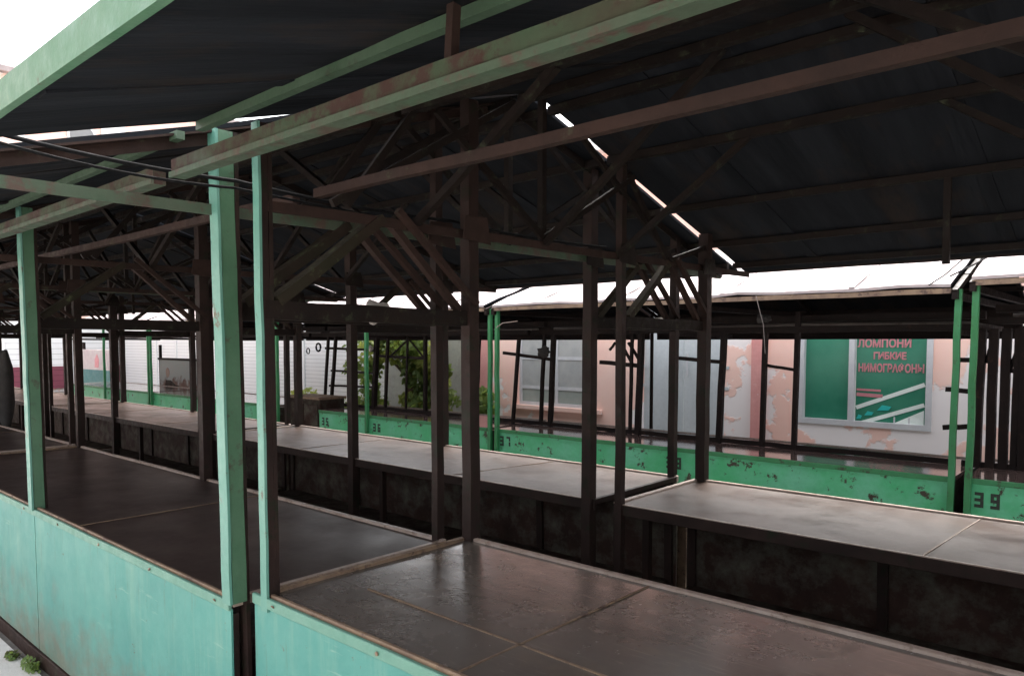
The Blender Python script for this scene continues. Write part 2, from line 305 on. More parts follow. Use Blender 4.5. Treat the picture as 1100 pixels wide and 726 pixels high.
def make_canopy():
    root = bpy.data.objects.new('market_canopy', None); C.objects.link(root)
    t = .014
    # roof: a dark underside and a weathered top
    def slab(y0, y1, xr):
        m = MB(); nx, ny = 16, 8; k = len(m.v)
        for lay in (0, 1):
            for i in range(nx + 1):
                for j in range(ny + 1):
                    y = y0 + (y1 - y0) * j / ny
                    xe = xr if y > YR else xr + (.10 - xr) * min(1, max(0, (y - 1.10) / .45))
                    x = xe - (L + xe) * i / nx
                    w = .004 * math.sin(i * 2.1 + j * .7) * (0 < j < ny)
                    m.v.append((x, y, zr(y) + w + t * lay + .002))
        def id_(l, i, j): return k + l * (nx + 1) * (ny + 1) + i * (ny + 1) + j
        for i in range(nx):
            for j in range(ny):
                m.f.append((id_(0, i, j), id_(0, i + 1, j), id_(0, i + 1, j + 1), id_(0, i, j + 1))); m.m.append(0)
                m.f.append((id_(1, i, j), id_(1, i, j + 1), id_(1, i + 1, j + 1), id_(1, i + 1, j))); m.m.append(1)
        for i in range(nx):
            for j in (0, ny): m.f.append((id_(0, i, j), id_(1, i, j), id_(1, i + 1, j), id_(0, i + 1, j))); m.m.append(0)
        for j in range(ny):
            for i in (0, nx): m.f.append((id_(0, i, j), id_(0, i, j + 1), id_(1, i, j + 1), id_(1, i, j))); m.m.append(0)
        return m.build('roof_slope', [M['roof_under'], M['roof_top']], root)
    for xs_ in (-.62, -1.55, -2.5, -3.4):
        for (ya, yb) in ((YNE, YR - .02), (YR + .03, YFE)):
            MB().bar((xs_, ya, zr(ya) - .0005), (xs_ + .012, yb, zr(yb) - .0005), .05, .006, 0, 6, .0015).build('sheet_overlap', M['roof_under'], root)
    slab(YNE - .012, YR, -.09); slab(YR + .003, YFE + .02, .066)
    # eaves
    MB().bar((-L, YNE - .0205, ZE + .018), (.0, YNE - .0205, ZE + .018), .014, .054, 0, 12, .0015).build('eave_fascia', M['fascia'], root)
    MB().bar((-L, YFE + .035, ZE + .005), (.0, YFE + .035, ZE + .005), .012, .042, 0, 12, .002).build('eave_fascia', M['dark_truss'], root)
    # ridge and purlins (they stick out a little past the trusses at the right end)
    def purlin(y, z, w, h, mat, x0=.075, sec='bar', n=10, jit=.003):
        m = MB(); (m.angle((-L, y, z), (x0, y, z), w, .007, 0, n=n, jit=jit) if sec == 'angle' else m.bar((-L, y, z), (x0, y, z), w, h, 0, n, jit))
        return m.build('purlin', mat, root, bevel=0)
    MB().bar((-L, .865, Z(.4400)), (0, .865, Z(.4400)), .034, .044, 0, 12, .002, faces={0: 1, 3: 0, 1: 0, 2: 0}).build('purlin', [M['beam_mix'], M['beam_green']], root)
    MB().bar((-L, .8445, Z(.4400) - .017), (.004, .8445, Z(.4400) - .017), .007, .014, 0, 12, .0012).build('purlin_edge', M['beam_green'], root)
    purlin(.925, zr(.925) - .014, .022, .022, [M['olive_green']], .0)
    purlin(1.277, Z(.4400), .024, .026, [M['rust_beam']], .0)
    purlin(1.62, zr(1.62) - .02, .03, .03, [M['dark_truss']])
    purlin(2.20, zr(2.20) - .02, .035, .03, [M['dark_truss']]); purlin(2.385, zr(2.385) - .02, .035, .03, [M['dark_truss']])
    purlin(2.81, zr(2.81) - .02, .034, .034, [M['dark_truss']]); purlin(3.34, zr(3.34) - .02, .03, .03, [M['dark_truss']])
    purlin(3.79, zr(3.79) - .02, .03, .03, [M['dark_truss']]); purlin(4.10, zr(4.10) - .02, .03, .03, [M['dark_truss']])
    MB().bar((-2.835, .875, zr(.9) - .01), (-2.835, .868, Z(.4400) + .02), .016, .018).build('strut', M['rust_beam'], root)
    MB().bar((-2.6, 3.34, zr(3.34) - .03), (-2.6, 3.35, ZT - .1), .025, .025).build('strut', M['dark_truss'], root)
    # frames: right end, middle, left end
    for fi, x in enumerate((-.035, -1.90, -L + .035)):
        sz = ((.046, .056), (.032, .034), (.050, .053), (.040, .040)) if fi == 0 else ((.032, .032), (.044, .048), (.034, .036), (.054, .054)) if fi == 2 else ((.05, .055),) + ((.05, .05),) * 3
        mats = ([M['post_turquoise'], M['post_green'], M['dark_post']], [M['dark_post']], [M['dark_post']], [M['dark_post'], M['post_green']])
        for pi, y in enumerate(PY):
            w, d = sz[pi]; px = x + ((.04, .10, -.005)[fi] if pi == 0 else 0); top = zr(y) - .012
            m = MB(); lean = (-.028, -.030, -.004)[fi] if pi == 0 else rng.uniform(-.006, .006)
            if pi == 0:
                if fi == 2: y += .03
            if pi == 0:                       # folded front post: outer face painted turquoise, flank green, rear lip bare
                m.bar((px, y - d / 2 + .004, .722), (px + lean, y - d / 2 + .004, top), w, .008, 0, 14, .0012, (0, 1, 0))
                m.bar((px + (w - .012) / 2 - .003, y + .004, .722), (px + lean + (w - .012) / 2 - .003, y + .004, top), .012, d - .012, 1 if fi < 2 else 2, 14, .0012, (0, 1, 0))
                m.bar((px + .002, y + d / 2 + .005, 0.0), (px + lean + .002, y + d / 2 + .005, top), w - .006, .012, 2, 14, .0012, (0, 1, 0))
                m.bar((px - (w - .012) / 2 + .003, y + .004, .722), (px + lean - (w - .012) / 2 + .003, y + .004, top), .012, d - .012, 0, 14, .0012, (0, 1, 0))
            else:
                m.bar((px, y, 0), (px + lean, y, top), w, d, 0, 14, .0015, (0, 1, 0))
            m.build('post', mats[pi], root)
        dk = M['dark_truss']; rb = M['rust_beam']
        if fi < 2: MB().angle((x, YNE + .01, zr(YNE + .01) - .022), (x, YR, ZR - .022), .036, .006, 0, n=6, jit=.002).build('rafter', rb, root)
        if fi < 2: MB().angle((x, YFE - .01, zr(YFE - .01) - .022), (x, YR, ZR - .022), .036, .006, 0, n=6, jit=.002).build('rafter', dk, root)
        MB().bar((x, PY[0] + .02 if fi == 2 else YNE - .02, ZT - .035), (x, YFE, ZT - .01), .010, .030, 0, 10, .003).build('tie_beam', M['beam_green'] if fi == 0 else rb, root)
        for (ya, yb) in ((PY[0], PY[1]), (PY[2], PY[3])):
            MB().bar((x - .01, ya + .03, ZL + .006), (x - .01, yb + .02, ZL), .035, .052, 0, 5, .003).build('lower_tie', dk, root)
            ym = (ya + yb) / 2 + .04
            MB().bar((x - .012, ym - .015, ZT - .02), (x - .012, ya + .07, ZL + .03), .03, .05 if ya < 2 else .035, 0, 3, .002, (1, 0, 0)).build('brace', M['olive_dark'], root)
            MB().bar((x - .012, ym + .015, ZT - .02), (x - .012, yb - .05, ZL + .03), .022, .026, 0, 3, .002, (1, 0, 0)).build('brace', rb, root)
            MB().bar((x + .02, ym + .03, ZT + .01), (x + .02, yb + .01, ZL + .05), .02, .022, 0, 3, .002, (1, 0, 0)).build('brace', rb, root)
        for y in PY[1:]:
            m = MB(); sg = 1 if fi != 2 else 1
            m.prism([(y - .07, ZT - .05), (y + .07, ZT - .06), (y + .05, ZT + .035), (y - .06, ZT + .03)], 'x', x + .030, x + .035); m.build('gusset_plate', dk if y > 2 else rb, root)
        MB().bar((x - .01, YR + .015, ZT), (x - .01, YR + .015, ZR - .03), .026, .026).build('king_post', dk, root)
        for (ya, za, yb) in ((YR, ZT, 1.72), (1.35, ZT, 1.62), (1.30, ZT, 2.12), (YR, ZT, 2.95), (3.25, ZT, 2.9), (3.3, ZT, 2.5), (3.3, ZT, 3.75)):
            MB().bar((x + .008, ya, za), (x + .008, yb, zr(yb) - .035), .016, .024, 0, 2, .002).build('web_bar', dk, root)
        # knee braces running along the row up to the ridge and purlins
        for sx in ((-1,) if fi == 0 else (1,) if fi == 2 else (-1, 1)):
            for (y, dx) in ((2.29, .76), (2.81, .62), (1.62, .6)):
                MB().bar((x + .02 * sx, y, ZT - .02), (x + dx * sx, y, zr(y) - .03), .024, .024, 0, 3, .003).build('knee_brace', dk, root)
    return root

can_lab = {
  0: 'dark gabled market canopy nearest the camera, its green eave edge crossing the top left corner',
  1: 'gabled market canopy second nearest, carried on the two tallest turquoise front posts',
  2: 'gabled market canopy third along the near row, beyond the second turquoise post',
  3: 'gabled market canopy fourth along the near row, deep in shade',
  4: 'gabled market canopy fifth along the near row, second from its far end',
  5: 'gabled market canopy farthest off at the left end of the near row',
  -1: 'gabled market canopy at the right end of the near row, outside the photograph'}
proto = make_canopy()
first = True
for i in (0, 1, 2, 3, 4, 5):
    o = proto if first else copy_tree(proto); first = False
    o.location = (1.93 - 3.95 * i, 0, 0)
    tag(o, can_lab[i], 'canopy', 'gabled canopies of the near market row')

# ------------------------------------------------------------------ counters of the near row
def make_counter(x1, y0, y1, z, top_mat, label, group, front, rim='rim', seams=None, x0=None, brace_post=False):
    x0 = x1 - L if x0 is None else x0
    root = thing('market_counter', ((x0 + x1) / 2, (y0 + y1) / 2, 0), label, 'counter', group)
    ox, oy = -root.location.x, -root.location.y
    def P(m):                                     # shift world numbers to the thing's base
        m.v = [(a + ox, b + oy, c) for a, b, c in m.v]; return m
    m = MB(); nx, ny = 24, 6; th = .028
    ya, yb = y0 + .006, y1 - .012
    # slightly wavy sheet top
    k = 0
    for i in range(nx + 1):
        for j in range(ny + 1):
            xx = x0 + .012 + (x1 - x0 - .024) * i / nx; yy = ya + (yb - ya) * j / ny
            m.v.append((xx, yy, z - .004 + .0016 * math.sin(i * 1.3 + j) * (0 < j < ny)))
    for i in range(nx):
        for j in range(ny):
            a = i * (ny + 1) + j; m.f.append((a, a + ny + 1, a + ny + 2, a + 1)); m.m.append(0)
    n0 = len(m.v); m.v += [(x0 + .012, ya, z - th), (x1 - .012, ya, z - th), (x1 - .012, yb, z - th), (x0 + .012, yb, z - th)]
    m.f.append((n0, n0 + 3, n0 + 2, n0 + 1)); m.m.append(0)
    top = P(m).build('tabletop', M[top_mat], root, smooth=True)
    if seams:
        for (a, b) in seams: P(MB().bar((*a, z - .0025), (*b, z - .0025), .006, .003)).build('seam_strip', M['rim_tan'], top)
    rm = M[rim]
    P(MB().bar((x0, y1, z - .012), (x1, y1, z - .012), .022, .036, 0, 14, .0016)).build('rim', rm, root, bevel=.002)
    P(MB().bar((x0 + .011, y0 - .004, z - .010), (x0 + .011, y1 - .011, z - .010), .024, .032, 0, 6, .001)).build('rim', M['rim_tan'] if front else rm, root, bevel=.002)
    P(MB().bar((x1 - .011, y0 - .004, z - .012), (x1 - .011, y1 - .011, z - .012), .022, .028, 0, 6, .001)).build('rim', M['dark_post'] if not front else rm, root, bevel=.002)
    if front:
        xm = x1 - 1.80
        P(MB().bar((x0 + .024, y0, z - .006), (x1 - .024, y0, z - .006), .012, .022, 0, 14, .001)).build('rim', M['rim_tan'], root, bevel=.002)
        for (a, b) in ((x0 - .035, xm - .004), (xm + .004, x1)):
            P(MB().box((a, y0 - .012, .075), (b, y0 - .006, z - .03))).build('front_panel', M['turquoise'], root)
        P(MB().bar((x0 - .035, y0 - .014, z - .018), (x1, y0 - .014, z - .018), .012, .030, 0, 14, .0012)).build('top_edge_strip', M['turquoise_edge'], root, bevel=.002)
        for xx in [x0 + .08 + k * .46 for k in range(9)]: P(MB().tube([(xx, y0 - .021, z - .018 + rng.uniform(-.004, .004)), (xx, y0 - .0235, z - .018)], .0055, k=8)).build('screw', M['rim_tan'], root)
        P(MB().box((x0, y0 - .004, .07), (x1, y0 + .012, z - .045))).build('backing_board', M['dark_post'], root)
        P(MB().bar((x0, y0 + .004, .035), (x1, y0 + .004, .035), .05, .07, 0, 12, .003)).build('base_rail', M['rust_beam'], root, bevel=.003)
        P(MB().box((x0 + .02, y0 + .03, .40), (x1 - .02, y1 - .1, .42))).build('shelf', M['brown_board'], root)
        for xx in (x0 + .02, xm, x1 - .02): P(MB().bar((xx, y1 - .07, 0), (xx, y1 - .07, z - .03), .035, .035)).build('leg', M['dark_post'], root)
    else:
        P(MB().bar((x0, y0, z - .026), (x1, y0, z - .026), .014, .05, 0, 14, .0012)).build('front_rail', M['dark_post'], root, bevel=.002)
        P(MB().bar((x0 + .01, y0 - .001, z - .0005), (x1 - .01, y0 - .001, z - .0005), .012, .004, 0, 14, .0006)).build('rim', rm, root)
        P(MB().box((x0 - .022, y1 - .05, .02), (x1 + .022, y1 - .035, z - .04))).build('back_board', M['brown_board'], root)
        for xx in (x0 + .02, x0 + .98, x0 + 1.92, x0 + 2.9, x1 - .02): P(MB().bar((xx, y1 - .06, .02), (xx + rng.uniform(-.02, .02), y1 - .06, z - .045), .045, .018, 0, 3, .002, (0, 1, 0))).build('batten', M['dark_post'], root)
        P(MB().box((x0 + .02, y0 + .25, .14), (x1 - .02, y1 - .06, .16))).build('shelf', M['brown_board'], root)
        for xx in (x0 + .03, (x0 + x1) / 2, x1 - .03): P(MB().bar((xx, y0 + .25, 0), (xx, y0 + .25, z - .03), .035, .035)).build('leg', M['dark_post'], root)
        if brace_post: P(MB().bar((x0 - .105, y1 + .05, 0), (x0 - .10, y1 + .05, z - .06), .085, .06, 0, 6, .002, (0, 1, 0))).build('support_leg', M['rim_tan'], root, bevel=.002)
    return root

near_lab = ['glossy dark counter with turquoise front nearest the camera, its top filling the lower right',
 'dark brown counter with turquoise front panel between the two turquoise posts', 'dark counter third along the near edge, beyond the second turquoise post',
 'dark counter fourth along the near edge at the left margin', 'dark counter fifth along the near edge', 'dark counter at the far end of the near edge']
mid_lab = ['grey brown counter with stained board beneath, in front of the number 39',
 'long grey brown counter in front of numbers 36 and 37', 'grey brown counter in front of the green panel at left centre',
 'grey brown counter fourth along the inner line, between dark posts', 'grey brown counter fifth along the inner line near the left edge', 'grey brown counter farthest along the inner line']
for i in range(3):
    x1 = 1.93 - 3.95 * i
    if i == 0: make_counter(x1, 1.084, 1.89, Z(-.7155), 'table_near', near_lab[0], 'counters along the near edge', True,
                            seams=[((-1.72, 1.305), (1.9, 1.262)), ((-1.132, 1.10), (-1.120, 1.87)), ((.05, 1.10), (.05, 1.87))])
    else: make_counter(x1, 1.05, 1.89, Z(-.75), 'table_dark', near_lab[i], 'counters along the near edge', True, seams=[((x1 - 1.3, 1.06), (x1 - 1.3, 1.87))])
for i in range(5):
    x1 = 1.93 - 3.95 * i
    make_counter(x1, 2.872, 3.672, Z(-.75), 'table_mid', mid_lab[i], 'counters along the inner line', False,
                 seams=[((x1 - 1.0, 2.89), (x1 - .86, 3.65)), ((x1 - 2.55, 2.89), (x1 - 2.5, 3.65))], brace_post=i < 2)

# ------------------------------------------------------------------ far row: numbered green counters, racks, low canopy
def digit(m, ch, x, z, w, h, y):
    t = h * .21; g = h * .04
    segs = {'a': (0, h - t, w, h), 'g': (0, h / 2 - t / 2, w, h / 2 + t / 2), 'd': (0, 0, w, t),
            'f': (0, h / 2 + g, t, h - g), 'b': (w - t, h / 2 + g, w, h - g), 'e': (0, g, t, h / 2 - g), 'c': (w - t, g, w, h / 2 - g)}
    on = {'3': 'abgcd', '5': 'afgcd', '6': 'afgedc', '7': 'abc', '8': 'abcdefg', '9': 'abfgcd', '4': 'fgbc', '0': 'abcdef'}[ch]
    k = 0
    for s in on:
        a = segs[s]; k += 1
        m.box((x + a[0] + g * .3, y - .0016 - .0002 * k, z + a[1]), (x + a[2] - g * .3, y, z + a[3]))
FARY = 5.0
def far_counter(x0, x1, nums, label, z=Z(-.798), patch=True):
    root = thing('numbered_counter', ((x0 + x1) / 2, FARY, 0), label, 'counter', 'numbered green counters of the far row')
    ox, oy = -root.location.x, -root.location.y
    def P(m): m.v = [(a + ox, b + oy, c) for a, b, c in m.v]; return m
    P(MB().box((x0, FARY, .05), (x1, FARY + .006, z - .034))).build('front_panel', M['far_green'], root)
    P(MB().bar((x0, FARY - .004, z - .018), (x1, FARY - .004, z - .018), .014, .032, 0, 16, .0025)).build('top_edge_strip', M['far_post'], root, bevel=.002)
    P(MB().box((x0, FARY + .010, z - .03), (x1, FARY + .86, z - .003))).build('tabletop', M['table_far'], root)
    P(MB().bar((x0, FARY + .875, z - .012), (x1, FARY + .875, z - .012), .02, .034)).build('rim', M['rim'], root)
    for xx in (x0 + .03, x1 - .03): P(MB().bar((xx, FARY + .83, 0), (xx, FARY + .83, z - .03), .03, .03)).build('leg', M['dark_post'], root)
    P(MB().box((x0, FARY + .02, .03), (x1, FARY + .03, z - .05))).build('backing_board', M['dark_post'], root)
    for xx in (x0 + .004, x1 - .004): P(MB().box((xx - .003, FARY + .032, .03), (xx + .003, FARY + .80, z - .035))).build('side_panel', M['brown_board'], root)
    for (txt, x, zz) in nums:
        for i, ch in enumerate(txt):
            m = MB(); digit(m, ch, x + i * .08, zz, .048, .09, FARY); P(m).build('stencil_digit', M['ink'], root)
    return root
far_counter(-.867, 2.80, [('39', -.814, Z(-.963)), ('40', 1.06, Z(-.963))], 'green counter front stencilled 39 at the right edge', Z(-.793))
far_counter(-4.638, -.923, [('37', -4.585, Z(-.952)), ('38', -2.85, Z(-.963))], 'long green counter front with chipped patches stencilled 37 and 38')
far_counter(-7.489, -4.745, [('35', -7.436, Z(-.973)), ('36', -6.468, Z(-.973))], 'green counter front stencilled 35 and 36')
far_counter(-12.13, -8.50, [], 'green unnumbered counter front left of the low brown cupboard')
far_counter(-16.06, -12.29, [], 'green unnumbered counter front farthest off at left')
# low brown cupboard closing the passage
cb = thing('low_cupboard', (-7.99, 5.27, 0), 'low brown board cupboard closing the gap left of number 35', 'cupboard')
MB().box((-.34, -.15, .03), (.34, .2, Z(-.70))).build('cabinet_body', M['brown_board'], cb)
MB().box((-.36, -.18, Z(-.70) + .003), (.36, .22, Z(-.67))).build('cabinet_top', M['rim_tan'], cb)
MB().box((-.30, -.162, .10), (-.01, -.153, Z(-.76))).build('cabinet_door', M['brown_board'], cb)
MB().box((.01, -.162, .10), (.30, -.153, Z(-.76))).build('cabinet_door', M['brown_board'], cb)

# far canopy
def make_far_canopy():
    root = bpy.data.objects.new('low_canopy', None); C.objects.link(root)
    LF = 3.65; y0, yr, y1 = 4.915, 6.38, 7.84; ze, zt = Z(.3205), Z(.83); s = (zt - ze) / (yr - y0)
    def zz(y): return ze + (y - y0) * s if y <= yr else zt - (y - yr) * s
    def slab(ya, yb, n=7):
        m = MB(); k = 0; nx = 14
        for lay in (0, 1):
            for i in range(nx + 1):
                for j in range(n + 1):
                    y = ya + (yb - ya) * j / n
                    m.v.append((-LF * i / nx, y, zz(y) + .018 * lay + .006 * math.sin(1.7 * i + 2.3 * j) + (.006 * math.sin(i * 2.9) if j in (0,) else 0)))
        I = lambda l, i, j: l * (nx + 1) * (n + 1) + i * (n + 1) + j
        for i in range(nx):
            for j in range(n):
                m.f.append((I(0, i, j), I(0, i + 1, j), I(0, i + 1, j + 1), I(0, i, j + 1))); m.m.append(0)
                m.f.append((I(1, i, j), I(1, i, j + 1), I(1, i + 1, j + 1), I(1, i + 1, j))); m.m.append(1)
            for j in (0, n): m.f.append((I(0, i, j), I(1, i, j), I(1, i + 1, j), I(0, i + 1, j))); m.m.append(1)
        for j in range(n):
            for i in (0, nx): m.f.append((I(0, i, j), I(0, i, j + 1), I(1, i, j + 1), I(1, i, j))); m.m.append(0)
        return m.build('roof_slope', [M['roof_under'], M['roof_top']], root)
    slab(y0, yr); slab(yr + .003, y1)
    for xs_ in (-.55, -1.42, -2.30, -3.15):
        MB().bar((xs_, y0 + .004, zz(y0) + .0215), (xs_ + .03, yr, zz(yr) + .0215), .035, .008, 0, 8, .004).build('sheet_overlap', M['roof_top'], root)
    MB().bar((-LF, y0 + .012, ze - .022), (0, y0 + .012, ze - .022), .02, .030, 0, 14, .004).build('eave_rail', M['rim_tan'], root)
    MB().box((-LF, y1 - .02, Z(.03)), (0, y1, zz(y1 - .02) - .001)).build('rear_valance', M['rack'], root)
    for (y, z, w) in ((5.5, Z(.095), .045), (5.75, Z(.18), .05), (6.38, zt - .04, .05), (5.95, zz(5.95) - .03, .04), (7.4, zz(7.4) - .03, .04), (5.24, zz(5.24) - .03, .03)):
        MB().bar((-LF, y, z), (.05, y, z), w, w, 0, 10, .004).build('purlin', M['rack'], root)
    MB().tube([(-LF + .1, 5.7, Z(.133)), (-LF * .6, 5.7, Z(.125)), (-LF * .3, 5.7, Z(.136)), (0, 5.7, Z(.128))], .012).build('pipe', M['pipe'], root)
    for fi, x in enumerate((.022, -1.83, -LF + .004)):
        MB().bar((x, FARY - .03, 0), (x + .012, FARY - .03, ze - .012), .034, .034, 0, 12, .003).build('post', M['far_post'], root)
        for y in ((7.7,) if fi == 2 else ()): MB().bar((x, y, 0), (x, y, zz(y) - .01), .03, .03).build('post', M['rack'], root)
        MB().bar((x, y0, ze - .05), (x, y1 - .03, ze - .05), .03, .04).build('tie_beam', M['rack'], root)
        MB().bar((x, y0, zz(y0) - .03), (x, yr, zt - .03), .03, .03).build('rafter', M['rack'], root)
        MB().bar((x, y1 - .03, zz(y1 - .03) - .03), (x, yr, zt - .03), .03, .03).build('rafter', M['rack'], root)
        MB().bar((x, FARY, Z(.06)), (x, 5.95, Z(.05)), .025, .03).build('lower_tie', M['rack'], root)
    return root
far_lab = ['low canopy with white weathered roof at the right edge, over number 39', 'low canopy with long white roof over numbers 37 and 38, behind the brown posts',
           'low canopy with stained white roof over numbers 35 and 36', 'low canopy over the unnumbered green counter left of the cupboard', 'low canopy farthest off at left in the far row']
fp = make_far_canopy()
for i in range(5):
    o = fp if i == 0 else copy_tree(fp)
    o.location = (2.80 - 3.755 * i, 0, .04 if i == 0 else 0)
    tag(o, far_lab[i], 'canopy', 'low white roofed canopies of the far row')

# scrap metal racks standing on the far counters
def rack(label, x0, x1, verts, bars, Y=5.5, rail=True):
    """verts / bars: surveyed end points ((px, py), (px, py), width) on the plane y = Y"""
    a = at(x0, 460, Y).x; b = at(x1, 460, Y).x
    root = thing('metal_rack', ((a + b) / 2, Y, Z(-.801)), label, 'rack', 'dark metal racks on the far counters')
    o = -root.location
    if rail: MB().bar(Vector((a, Y, Z(-.781))) + o, Vector((b, Y, Z(-.781))) + o, .03, .036, 0, 8, .002).build('bottom_rail', M['rack'], root)
    for (p, q, w) in verts:
        A = at(*p, Y); B = at(*q, Y); B.z = Z(-.80); A.z = max(A.z, Z(.085))
        MB().bar(A + o, B + o, w, w, 0, 4, .003, (0, 1, 0)).build('upright', M['rack'], root)
    for (p, q, w) in bars:
        MB().bar(at(*p, Y + .02) + o, at(*q, Y + .02) + o, w, w, 0, 4, .003).build('crossbar', M['rack'], root)
    return root
rack('dark rack with ladder rungs between numbers 35 and 36', 346, 398, [((361, 360), (356, 448), .035), ((353, 360), (349, 446), .03), ((405, 358), (402, 452), .05)],
     [((350, 374), (404, 376), .03), ((356, 398), (404, 401), .025), ((354, 414), (404, 416), .025)])
rack('dark bare rack in front of the leafy vine', 400, 500, [((417, 362), (414, 455), .03), ((438, 360), (436, 455), .02), ((457, 360), (457, 455), .035), ((516, 362), (512, 455), .02)],
     [((405, 382), (458, 385), .03), ((438, 365), (420, 382), .015), ((440, 365), (455, 384), .015)])
rack('dark rack with a hanging bundle, right of number 37', 530, 640, [((558, 362), (551, 452), .03), ((585, 362), (581, 465), .03), ((595, 362), (591, 466), .04)],
     [((541, 379), (592, 386), .03)])
rack('dark rack with small V braces before the grey metal door', 640, 706, [((679.5, 362), (676.7, 469), .025), ((689, 362), (685, 468), .045)],
     [((645, 389), (688, 393), .035), ((655, 376), (661, 368), .018), ((667, 368), (680, 392), .02), ((675, 368), (688, 389), .02)])
rack('dark rack before the right leaf of the grey metal door', 706, 802, [((778, 362), (772, 475), .042)], [((720, 384), (778, 389), .03)])
rack('dark rack between the salmon pilaster and the shop window', 802, 1027, [((822.5, 362), (818.6, 475), .035), ((858, 335), (853, 478), .035)], [((822, 392), (858, 398), .022)])
rack('dense dark rack of many uprights at the right edge behind 39', 1034, 1120,
     [((1054, 362), (1048, 501), .055), ((1068, 362), (1063, 503), .05), ((1082, 362), (1077, 505), .05), ((1094, 362), (1088, 506), .035), ((1102, 350), (1098, 508), .05)],
     [((1024, 386), (1069, 388), .03), ((1016, 418), (1049, 421), .03), ((1013, 459), (1048, 458), .032), ((1047, 386), (1052, 368), .02), ((1060, 386), (1066, 368), .02), ((1084, 398), (1104, 400), .03), ((1085, 396), (1095, 372), .025)])

# ------------------------------------------------------------------ small things on the structures
def lump(name, c, r, mat, label, cat, squash=(1, 1, 1), seed=1, amp=.35):
    rr = random.Random(seed); bm = bmesh.new(); bmesh.ops.create_icosphere(bm, subdivisions=3, radius=1)
    ph = [rr.uniform(0, 6) for _ in range(6)]
    for v in bm.verts:
        n = v.co.normalized()
        k = 1 + amp * (math.sin(3 * n.x + ph[0]) * math.sin(4 * n.y + ph[1]) + .6 * math.sin(7 * n.z + ph[2]) * math.sin(6 * n.x + ph[3]) + .35 * math.sin(11 * n.y + ph[4]) * math.sin(12 * n.z + ph[5]))
        v.co = Vector((n.x * squash[0], n.y * squash[1], n.z * squash[2])) * r * k
    me = bpy.data.meshes.new(name); bm.to_mesh(me); bm.free(); me.materials.append(mat)
    me.polygons.foreach_set('use_smooth', [True] * len(me.polygons))
    o = bpy.data.objects.new(name, me); C.objects.link(o); o.location = c; return tag(o, label, cat)
lump('rag', (-1.99, 1.565, Z(.10)), .045, M['rag'], 'dirty white rag draped over the lower tie beam at centre left', 'rag', (.9, 1.1, .75), 3)
lump('rag', (-1.93, 3.29, Z(.095)), .035, M['rag'], 'small white rag on the tie beam beside the tall brown posts', 'rag', (.8, 1, .8), 8)
p = at(585, 378, 5.45); lump('hanging_bundle', p, .055, M['rag_dark'], 'dark ragged bundle hanging on the rack right of number 37', 'bundle', (1.0, .8, .85), 5)
p = at(398, 374, 5.45); lump('rag', p, .035, M['rag'], 'grey rag tied to the top bar of the rack before the vine', 'rag', (1.1, .8, .9), 6)
p = at(820, 342, 5.2); lump('rag', p, .04, M['rag_dark'], 'dark rag stuck under the low canopy left of the shop window', 'rag', (1.2, .8, .7), 9)
def ring(c, r, t, label):
    m = MB(); pts = [(r * math.cos(a), 0, r * math.sin(a)) for a in [2 * math.pi * i / 20 for i in range(21)]]
    o = m.tube(pts, t).build('hose_ring', M['black'], smooth=True, loc=c); return tag(o, label, 'hose')
ring(at(342, 373, 5.5), .05, .012, 'black hose ring hanging on the rack above number 35')
ring(at(331, 377, 5.5), .035, .007, 'thin black wire loop hanging left of the hose ring')
def cable(label, pts, r=.005, n=14, sag=.0, group=None, mat='black'):
    out = []
    for a, b in zip(pts[:-1], pts[1:]):
        for i in range(n):
            t = i / n; q = Vector(a).lerp(Vector(b), t); q.z -= sag * 4 * t * (1 - t); out.append(q)
    out.append(Vector(pts[-1])); base = out[0].copy(); m = MB().tube([q - base for q in out], r)
    return tag(m.build('cable', M[mat], smooth=True, loc=base), label, 'cable', group)
cable('black cable running across the near gable tie, upper of the two', [(-1.965, YNE, Z(.47)), (-1.965, 1.05, Z(.45)), (-1.965, 1.89, Z(.44)), (-1.965, 2.87, Z(.44))], .0055, sag=.012)
cable('thin black cable running across the near gable tie, lower of the two', [(-1.975, YNE, Z(.455)), (-1.975, 1.05, Z(.432)), (-1.975, 2.87, Z(.425))], .004, sag=.018)
cable('black cable lying down the white roof above number 39', [(-.96, 6.05, Z(.745)), (-.99, 5.4, Z(.52)), (-1.02, 5.05, Z(.398)), (-1.06, 4.88, Z(.335))], .004)
cable('frayed black cable crossing the white roof right of the canopy joint', [(-.745, 5.95, Z(.755)), (-.79, 5.4, Z(.565)), (-.87, 5.1, Z(.46)), (-.96, 4.93, Z(.385))], .005)
a = at(812, 318, 4.9); b = at(822, 380, 4.9)
cable('thin pale wire dangling from the low eave left of the shop window', [a, a.lerp(b, .5) + Vector((.02, 0, 0)), b], .003, mat='pipe')
a = at(540, 347, 4.92); b = at(556, 345, 4.92)
cable('pale wire end curling by the green post at number 37', [at(533, 352, 4.92), a, b], .004, mat='rim')
lump('dark_sack', (-7.80, 1.93, Z(-.42)), .20, M['rag_dark'], 'dark sack hung on the post at the left edge', 'sack', (.25, .34, 1.85), 12, .10)
lump('dark_sack', (-3.0, 2.62, .09), .12, M['rag_dark'], 'dark crumpled sack lying on the aisle floor', 'sack', (1.3, 1, .6), 14, .2)

